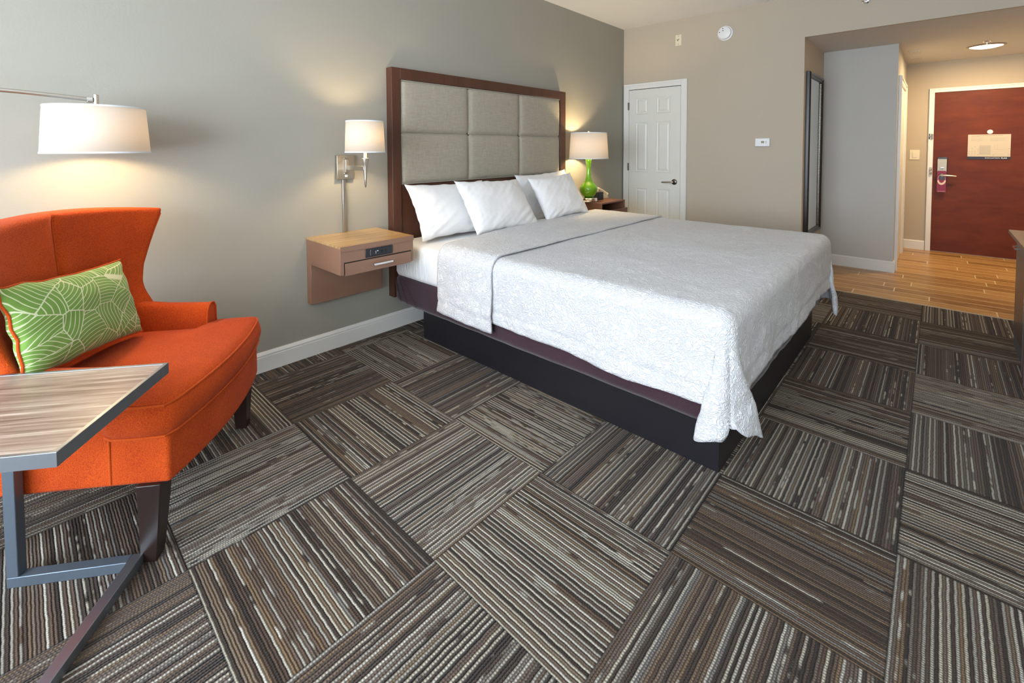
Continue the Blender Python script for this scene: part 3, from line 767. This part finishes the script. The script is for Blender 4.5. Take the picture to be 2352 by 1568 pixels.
# ------------------------------------------------------------------ wall lamp with swing arm
wl = empty('wall_lamp', (1.165, 0, 1.20), 0, 'brushed nickel wall lamp with a white shade above the floating nightstand', 'wall lamp')
obj('mounting_plate', bx(-.062, .062, -.030, 0, -.078, .082), MAT['nickel'], wl, bevel=.003)
bm = bx(-.012, .012, -.052, -.030, -.034, .054); box(bm, -.016, .016, -.040, -.030, -.045, -.036); box(bm, -.016, .016, -.040, -.030, .056, .064); obj('arm_bracket', bm, MAT['nickel'], wl, bevel=.002)
obj('arm', bx(-.008, .008, -.268, -.052, -.016, .014), MAT['nickel'], wl, bevel=.002)
obj('switch', bx(-.008, .008, -.036, -.0302, -.064, -.048), MAT['white_plastic'], wl, bevel=.001)
obj('cord_cover', bx(-.018, .006, -.016, 0, -.434, -.078), MAT['nickel'], wl, bevel=.003)
LY = -.280
obj('candle_stem', lathe(bmesh.new(), [(.001, -.122), (.007, -.112), (.009, -.06), (.012, .012), (.016, .030), (.024, .060), (.024, .064), (.010, .066)], 0, LY, 24), MAT['nickel'], wl)
obj('socket_cover', lathe(bmesh.new(), [(.010, .064), (.010, .12)], 0, LY, 16), MAT['cream_plastic'], wl)
def shade_obj(parent, cx, cy, r0, r1, z0, z1, band=.007):
    bm = bmesh.new(); n = 64
    rings = [[(cx+r*math.cos(2*PI*k/n), cy+r*math.sin(2*PI*k/n), z) for k in range(n)] for r, z in ((r0, z0), ((r0+r1)/2, (z0+z1)/2), (r1, z1))]
    loft(bm, rings, False, False)
    s = obj('lamp_shade', bm, MAT['shade'], parent, smooth=60, solid=.0015)
    for rr, za, zb in ((r0, z0, z0+band), (r1, z1-band, z1)):
        bm = bmesh.new(); k = (r1-r0)/(z1-z0)
        ra, rb = r0+(za-z0)*k+.0012, r0+(zb-z0)*k+.0012
        lathe(bm, [(ra, za), (rb, zb), (rb-.004, zb), (ra-.004, za), (ra, za)], cx, cy, n, cap=False)
        obj('shade_trim', bm, MAT['shade_band'], s)
    return s
shade_obj(wl, 0, LY, .121, .113, .100, .298)
lamp(wl, (0, LY, .20), 9.0, (1, .74, .42), .03)

# ------------------------------------------------------------------ right nightstand, lamp, phone, clock
n2 = empty('nightstand', (3.715, 0, .36), 0, 'brown nightstand with an open shelf between the bed and the white door', 'nightstand')
bm = bx(0, .475, -.42, 0, .385, .400); box(bm, 0, .015, -.42, 0, .23, .385); box(bm, .460, .475, -.42, 0, .23, .385); box(bm, .015, .460, -.015, 0, .23, .385); box(bm, .015, .460, -.42, -.015, .23, .245)
obj('cabinet', bm, MAT['night_dark'], n2, bevel=.001)
obj('drawer', bx(.0, .49, -.445, -.4205, .23, .315), MAT['night_dark'], n2, bevel=.002)
obj('back_panel', bx(0, .475, -.06, 0, 0, .229), MAT['night_dark'], n2)
tl = empty('table_lamp', (3.775, -.222, .76), 0, 'green gourd table lamp with a white drum shade on the far nightstand', 'table lamp')
obj('base', lathe(bmesh.new(), [(.092, .002), (.094, .006), (.094, .036), (.088, .042), (.05, .044)], 0, 0, 40), MAT['chrome'], tl)
obj('base_outlet', lathe(bmesh.new(), [(.014, -.092), (.014, -.098), (.004, -.099)], 0, .022, 16, 'y'), MAT['white_plastic'], tl)
prof = [(.040, .044), (.052, .050), (.075, .075), (.090, .105), (.095, .130), (.090, .155), (.074, .180), (.055, .200), (.040, .225), (.030, .26), (.025, .30), (.023, .34), (.025, .38), (.030, .42), (.035, .452), (.033, .455), (.02, .456)]
obj('body', lathe(bmesh.new(), prof, 0, 0, 48), MAT['green_glass'], tl, smooth=60)
bm = lathe(bmesh.new(), [(.006, .45), (.006, .735)], 0, 0, 10); lathe(bm, [(.011, .728), (.012, .738), (.006, .748), (.001, .750)], 0, 0, 14); obj('finial', bm, MAT['nickel'], tl)
shade_obj(tl, 0, 0, .205, .188, .452, .725)
lamp(tl, (0, 0, .585), 20, (1, .74, .40), .035)
ck = empty('alarm_clock', (3.985, -.21, .76), R(-12), 'small black clock beside the base of the green lamp', 'clock')
obj('body', bx(-.045, .045, -.035, .035, .0, .085), MAT['black'], ck, bevel=.005)
obj('face', bx(-.035, .035, -.037, -.0355, .018, .072), M('dark_display', (.03, .035, .04), .15).m, ck)
ph = empty('telephone', (4.118, -.105, .76), R(-8), 'cream desk telephone on the far nightstand', 'telephone')
bm = prism(bmesh.new(), [(-.09, 0), (.10, 0), (.10, .02), (-.03, .075), (-.09, .085)], -.085, .085); bmesh.ops.rotate(bm, verts=bm.verts, matrix=Matrix.Rotation(R(90), 3, 'X'))
obj('base', bm, MAT['phone'], ph, bevel=.006)
bm = bmesh.new()
for i in range(3):
    for j in range(4): box(bm, .0+i*.022, .016+i*.022, -.03+j*.02, -.016+j*.02, .028+.02*(2-i), .060+.008*(0-i))
obj('keypad', bm, MAT['grey_ink'], ph)
bm = tube(bmesh.new(), [(-.06, -.055, .105), (-.04, -.055, .112), (.03, -.055, .085), (.085, -.055, .055), (.105, -.055, .04)], lambda t: .014+.010*(abs(2*t-1)**2), 12)
obj('handset', bm, MAT['phone'], ph)

# ------------------------------------------------------------------ arc floor lamp
fl = empty('floor_lamp', (-1.62, -.27, 0), 0, 'arc floor lamp whose white drum shade hangs above the orange armchair', 'floor lamp')
SX, SY = -.086+1.62, .02
obj('base', lathe(bmesh.new(), [(.17, 0), (.17, .018), (.16, .026), (.02, .03)], 0, 0, 40), MAT['nickel'], fl)
pts = [(0, 0, .03), (0, 0, .6), (0, 0, 1.05)]
for k in range(1, 25):
    t = k/24; a = PI/2*t
    pts.append((1.02*(1-math.cos(a)), SY*t, 1.05+.51*math.sin(a)))
pts += [(1.16, SY, 1.560), (1.30, SY, 1.554), (1.42, SY, 1.546), (SX-.016, SY, 1.538)]
obj('arc_pole', tube(bmesh.new(), pts, .0085, 14), MAT['nickel'], fl)
bm = lathe(bmesh.new(), [(.013, SX-.030), (.013, SX-.012)], SY, 1.538, 14, 'x'); lathe(bm, [(.010, 1.512), (.010, 1.560)], SX, SY, 14); obj('knuckle', bm, MAT['chrome'], fl)
obj('shade_bracket', bx(SX-.028, SX+.028, SY-.02, SY+.02, 1.508, 1.517), MAT['nickel'], fl, bevel=.002)
shade_obj(fl, SX, SY, .181, .168, 1.308, 1.508)
obj('shade_cap', lathe(bmesh.new(), [(.164, 1.500), (.164, 1.503)], SX, SY, 48), MAT['shade_band'], fl)
lamp(fl, (SX, SY, 1.395), 9, (1, .71, .38), .035)

# ------------------------------------------------------------------ orange wing chair
ch = empty('armchair', (.16, -.80, 0), math.atan2(.79, .61), 'orange upholstered wing armchair with dark wooden legs', 'armchair')
# local axes: +x towards the chair's left arm (far side), -y is the way it faces
def front(a, b0=.055, crown=.045, hw=.375): return b0+crown*(1-(a/hw)**2)
poly = [(a, -front(a)) for a in [-.372+.744*k/18 for k in range(19)]] + [(.368, .05), (.355, .58), (.32, .62), (-.32, .62), (-.355, .58), (-.368, .05)]
obj('seat_frame', prism(bmesh.new(), poly, .250, .405), MAT['orange'], ch, bevel=.010, seg=3)
# T-shaped seat cushion
tp = [(a, -front(a, .062, .046, .39)+.010*max(0, (abs(a)-.345)/.04)**2) for a in [-.385+.77*k/22 for k in range(23)]] + [(.388, .02), (.382, .10), (.365, .128), (.305, .135), (.278, .150), (.273, .26), (.268, .47), (.14, .49), (0, .495), (-.14, .49), (-.268, .47), (-.273, .26), (-.278, .150), (-.315, .135), (-.365, .128), (-.382, .10), (-.388, .02)]
def inset(poly, d, c=(0, .17)):
    out = []; n = len(poly)
    for i in range(n):
        p, a, b = Vector(poly[i]), Vector(poly[i-1]), Vector(poly[(i+1) % n])
        t = (b-a).normalized(); nr = Vector((t.y, -t.x))
        out.append((p.x-nr.x*d, p.y-nr.y*d))
    return out
def zr(poly, z): return [(x, y, z) for x, y in poly]
bm = bmesh.new()
rings = [zr(inset(tp, .012), .405), zr(inset(tp, .002), .412), zr(inset(tp, -.009), .435), zr(inset(tp, -.013), .460), zr(inset(tp, -.008), .490), zr(inset(tp, .004), .512), zr(inset(tp, .016), .521), zr(inset(tp, .036), .528)]
cen = Vector((0, .17)); last = inset(tp, .036)
for k, z in ((.8, .537), (.6, .543), (.4, .547), (.2, .549), (.03, .550)): rings.append([(cen.x+(x-cen.x)*k, cen.y+(y-cen.y)*k, z) for x, y in last])
loft(bm, rings)
sc = obj('seat_cushion', bm, MAT['orange'], ch, smooth=70)
def weltline(poly, z, d): return [(x, y, z) for x, y in inset(poly, d)]
bm = tube(bmesh.new(), weltline(tp, .510, .001), .0042, 8, closed=True); tube(bm, weltline(tp, .412, -.001), .0042, 8, closed=True)
obj('cushion_welt', bm, MAT['orange_welt'], sc)
# arms
for s in (1, -1):
    bm = bmesh.new(); rings = []
    for y, w0, w1, zt, xo in ((.118, .280, .366, .618, 0), (.20, .278, .368, .621, 0), (.30, .275, .369, .626, 0), (.38, .272, .369, .636, 0), (.44, .268, .368, .652, 0), (.52, .262, .367, .66, 0), (.60, .25, .362, .67, 0)):
        sec = [(w0-.005, .255), (w0-.005, .42), (w0-.002, .54), (w0+.004, zt-.03), (w0+.020, zt-.006), ((w0+w1)/2, zt), (w1-.022, zt-.006), (w1-.002, zt-.03), (w1+.002, .50), (w1, .40), (w1-.004, .255)]
        rings.append([(s*x, y, z) for x, z in sec])
    loft(bm, rings)
    ar = obj('arm', bm, MAT['orange'], ch, smooth=60, bevel=.006, seg=2)
    sec = [(.279, .42), (.278, .54), (.283, .590), (.300, .612), (.323, .618), (.346, .612), (.363, .590), (.368, .50), (.366, .26)]
    obj('arm_welt', tube(bmesh.new(), [(s*x, .117, z) for x, z in sec], .004, 8), MAT['orange_welt'], ar)
# barrel back with flared wings
def hw(z): # half width over height
    P = [(.255, .345), (.50, .345), (.60, .350), (.70, .352), (.78, .368), (.87, .398), (.95, .430), (1.03, .472), (1.08, .488)]
    for (a, b), (c, d) in zip(P, P[1:]):
        if z <= c: return b+(d-b)*(z-a)/(c-a)
    return P[-1][1]
def bc(z): return .455+.075*(z-.45)
def bw(z):
    P = [(.255, .44), (.50, .37), (.59, .340), (.63, .365), (.67, .395), (.72, .413), (.80, .415), (.90, .402), (1.0, .388), (1.10, .378)]
    for (a, b), (c, d) in zip(P, P[1:]):
        if z <= c: return b+(d-b)*(z-a)/(c-a)
    return P[-1][1]
bm = bmesh.new(); rings = []
us = [-1, -.97, -.88, -.75, -.6, -.45, -.3, -.15, -.05, -.018, 0, .018, .05, .15, .3, .45, .6, .75, .88, .97, 1]
zsl = [0, .2, .33, .43, .5, .56, .62, .68, .74, .80, .86, .91, .95, .98, 1]
for k, v in enumerate(zsl):
    ring = []
    for u in us:
        ztop = 1.078-.045*abs(u)**2.0
        z = .255+(ztop-.255)*v; W2 = hw(z)
        b = bc(z)+(bw(z)-bc(z))*abs(u)**2.4
        if z > .5: b += .016*max(0, 1-abs(u)/.04)*(1 if v < .99 else .4)
        th = .0
        ring.append((u*W2, b, z))
    for u in us[::-1]:
        ztop = 1.072-.045*abs(u)**2.0
        z = .255+(ztop-.255)*v; W2 = hw(z)+.026-.01*abs(u)
        b = bc(z)+.125+(bw(z)+.032-bc(z)-.125)*abs(u)**3.0
        ring.append((u*W2, b, z))
    rings.append(ring)
# rounded top
top = []
ring = rings[-1]; n = len(us)
for i in range(n):
    a = Vector(ring[i]); b = Vector(ring[2*n-1-i]); 
    top.append((a, b))
r2 = [tuple(a+(b-a)*.16+Vector((0, 0, .010))) for a, b in top] + [tuple(b+(a-b)*.16+Vector((0, 0, .010))) for a, b in top[::-1]]
r3 = [tuple(a+(b-a)*.42+Vector((0, 0, .013))) for a, b in top] + [tuple(b+(a-b)*.42+Vector((0, 0, .013))) for a, b in top[::-1]]
rings += [r2, r3]
vs = loft(bm, rings, True, False)
L = vs[-1]
for i in range(n-1): bm.faces.new((L[i], L[i+1], L[2*n-2-i], L[2*n-1-i]))
bk = obj('backrest', bm, MAT['orange'], ch, smooth=50, sub=1)
bm = bmesh.new()
for s in (1, -1):
    obj('wing_welt', tube(bmesh.new(), [(s*(hw(z)-.001), bw(z)+.006, z) for z in [.66+.02*k for k in range(19)]], .0035, 8), MAT['orange_welt'], bk)
bm = tube(bmesh.new(), [(0, bc(z)+.012, z) for z in (.52, .7, .9, 1.06)], .0025, 6); obj('centre_seam', bm, MAT['orange_welt'], bk)
# legs
for sx, y, sp in ((-1, .0, 0), (1, .0, 0), (-1, .56, .10), (1, .56, .10)):
    bm = bmesh.new(); rings = []
    for k in range(7):
        t = k/6; z = .252*(1-t); h_ = .036-.012*t
        cx = sx*(.345+.012*t*t); cyy = y+.004+(sp*t*t if sp else .006*t)
        rings.append([(cx+i*h_, cyy+j*h_, z) for i, j in ((-1, -1), (1, -1), (1, 1), (-1, 1))])
    loft(bm, rings); lg = obj('leg', bm, MAT['leg_wood'], ch, bevel=.003)
    if sp == 0:
        obj('foot_glide', lathe(bmesh.new(), [(.014, .0), (.014, .003)], sx*.357, y+.010, 14), MAT['nickel'], lg)

# green patterned cushion
def pattern():
    m = M('green_wave_print', (.2,.4,.1), .85, spec=.2, sheen=.15)
    v = m.co(); d = m.noise(v, 5, 1, .5, 0, out='Color')
    vv = m.n('VectorMath', operation='MULTIPLY_ADD'); m.put(vv.inputs[0], d); vv.inputs[1].default_value = (.05, 0, .05); m.put(vv.inputs[2], v)
    mp = m.n('Mapping', ins={'Vector': vv.outputs[0], 'Scale': (1, 0, 1.35), 'Rotation': (0, .5, 0)}).outputs[0]
    vo = m.n('TexVoronoi', feature='F1', ins={'Vector': mp, 'Scale': 8.5, 'Randomness': .9})
    ve = m.n('TexVoronoi', feature='DISTANCE_TO_EDGE', ins={'Vector': mp, 'Scale': 8.5, 'Randomness': .9})
    # arcs: distance from a point set off from each cell, so each cell holds a fan of curved lines
    of = m.n('VectorMath', operation='SUBTRACT', ins={0: mp}); m.put(of.inputs[1], vo.outputs['Position'])
    an = m.math('MULTIPLY', m.n('SeparateXYZ', ins={'Vector': vo.outputs['Color']}).outputs[0], 2*PI*3)
    oc = m.comb(m.math('MULTIPLY', m.math('COSINE', an), .15), 0, m.math('MULTIPLY', m.math('SINE', an), .15))
    ds = m.n('VectorMath', operation='ADD', ins={0: oc, 1: of.outputs[0]})
    ln = m.n('VectorMath', operation='LENGTH', ins={0: ds.outputs[0]}).outputs['Value']
    fr = m.math('FRACT', m.math('MULTIPLY', ln, 62))
    tri = m.math('ABSOLUTE', m.math('SUBTRACT', fr, .5))
    l1 = m.math('MULTIPLY', m.math('SUBTRACT', .115, tri), 14, clamp=True)
    l2 = m.math('MULTIPLY', m.math('SUBTRACT', .018, ve.outputs['Distance']), 120, clamp=True)
    f = m.math('MAXIMUM', l1, l2)
    g = m.mix(m.noise(v, 6, 2), (.13, .26, .045), (.20, .34, .075))
    m.color(m.mix(f, g, (.62, .66, .42))); m.bump(m.noise(v, 500, 1), .15, .002); return m.m
gp = obj('throw_pillow', pillow_bm(.55, .315, .13, 21, .35, 56, 40), pattern(), None, smooth=80)
chm = Matrix.Translation((.16, -.80, 0)) @ Matrix.Rotation(math.atan2(.79, .61), 4, 'Z')
gp.matrix_world = chm @ Matrix.Translation((-.095, .368, .732)) @ Matrix.Rotation(R(0), 4, 'Z') @ Matrix.Rotation(R(-17), 4, 'X') @ Matrix.Rotation(R(5), 4, 'Y')
tag(gp, 'green throw pillow with white wavy lines leaning in the orange armchair', 'cushion')
bm = bmesh.new(); pth = []
def edge_pt(u, v, w=.55, h=.315):
    x = w/2*u*(1-.075*(1-abs(v)**2.2)*abs(u)**3)+.008*noise.noise(Vector((9, v*4+21, 0)))*abs(u)**4
    z = h/2*v*(1-.10*(1-abs(u)**2.2)*abs(v)**3)+.008*noise.noise(Vector((u*4+21, 5, 0)))*abs(v)**4
    return (x, 0, z)
N = 16
for k in range(N): pth.append(edge_pt(-1+2*k/N, -1))
for k in range(N): pth.append(edge_pt(1, -1+2*k/N))
for k in range(N): pth.append(edge_pt(1-2*k/N, 1))
for k in range(N): pth.append(edge_pt(-1, 1-2*k/N))
obj('piping', tube(bm, pth, .0042, 8, closed=True), MAT['orange_welt'], gp)

# ------------------------------------------------------------------ C-shaped side table
tb = empty('side_table', (-.0185, -1.138, 0), math.atan2(.61, -.79), 'C-shaped side table with a striped wood top and grey metal frame', 'side table')
TL, TW, TZ, tt = .462, .441, .645, .034
obj('table_top', bx(.010, TL-.010, .010, TW-.010, TZ-tt+.006, TZ-.0015), MAT['laminate'], tb, smooth=0)
bm = bmesh.new(); sec = [(0, -tt), (0, -.001), (.001, 0), (.0105, 0), (.0115, -.0012), (.0115, -tt)]
cor = [(0, 0, 1, 1), (TL, 0, -1, 1), (TL, TW, -1, -1), (0, TW, 1, -1)]
vs = [[bm.verts.new((x+sx*a, y+sy*a, TZ+b)) for a, b in sec] for x, y, sx, sy in cor]
for i in range(4):
    A, B = vs[i], vs[(i+1) % 4]
    for k in range(6): bm.faces.new((A[k], A[(k+1) % 6], B[(k+1) % 6], B[k]))
obj('edge_band', bm, MAT['steel'], tb, smooth=0)
w_ = .032
EX, FX = .443, .105
for yy in (w_/2, TW-w_/2):
    obj('post', bx(EX-w_, EX, yy-w_/2, yy+w_/2, w_, TZ-tt), MAT['steel_dark'], tb, bevel=.002)
    obj('base_rail', bx(FX+w_/2, EX, yy-w_/2, yy+w_/2, 0, w_), MAT['steel_dark'], tb, bevel=.002)
obj('front_rail', bx(FX-w_/2, FX+w_/2, 0, TW, 0, w_), MAT['steel'], tb, bevel=.002)
obj('top_rail', bx(EX-w_, EX, w_, TW-w_, TZ-tt-.02, TZ-tt), MAT['steel_dark'], tb, bevel=.002)

# ------------------------------------------------------------------ dresser on the right
dr = empty('dresser', (3.75, -3.62, 0), 0, 'brown wooden dresser with metal feet at the right edge of the room', 'dresser')
obj('body', bx(-.55, .43, -.30, .298, .085, .735), MAT['dresser_wood'], dr, bevel=.002)
obj('dresser_top', bx(-.60, .495, -.33, .328, .735, .760), MAT['night_dark'], dr, bevel=.001)
obj('top_edge_strip', bx(-.60, .497, .3282, .332, .737, .759), MAT['night_wood'], dr)
obj('plinth', bx(-.52, .425, -.28, .296, 0, .0848), MAT['steel_dark'], dr)
bm = bx(.22, .36, .318, .325, .668, .676); box(bm, .225, .233, .2985, .318, .668, .676); box(bm, .347, .355, .2985, .318, .668, .676); obj('drawer_pull', bm, MAT['chrome'], dr)
obj('front_post', bx(-.36, -.30, .2985, .326, 0, .734), MAT['dresser_wood'], dr, bevel=.002)
obj('metal_strip', bx(-.322, -.314, .3262, .330, .06, .72), MAT['chrome'], dr)
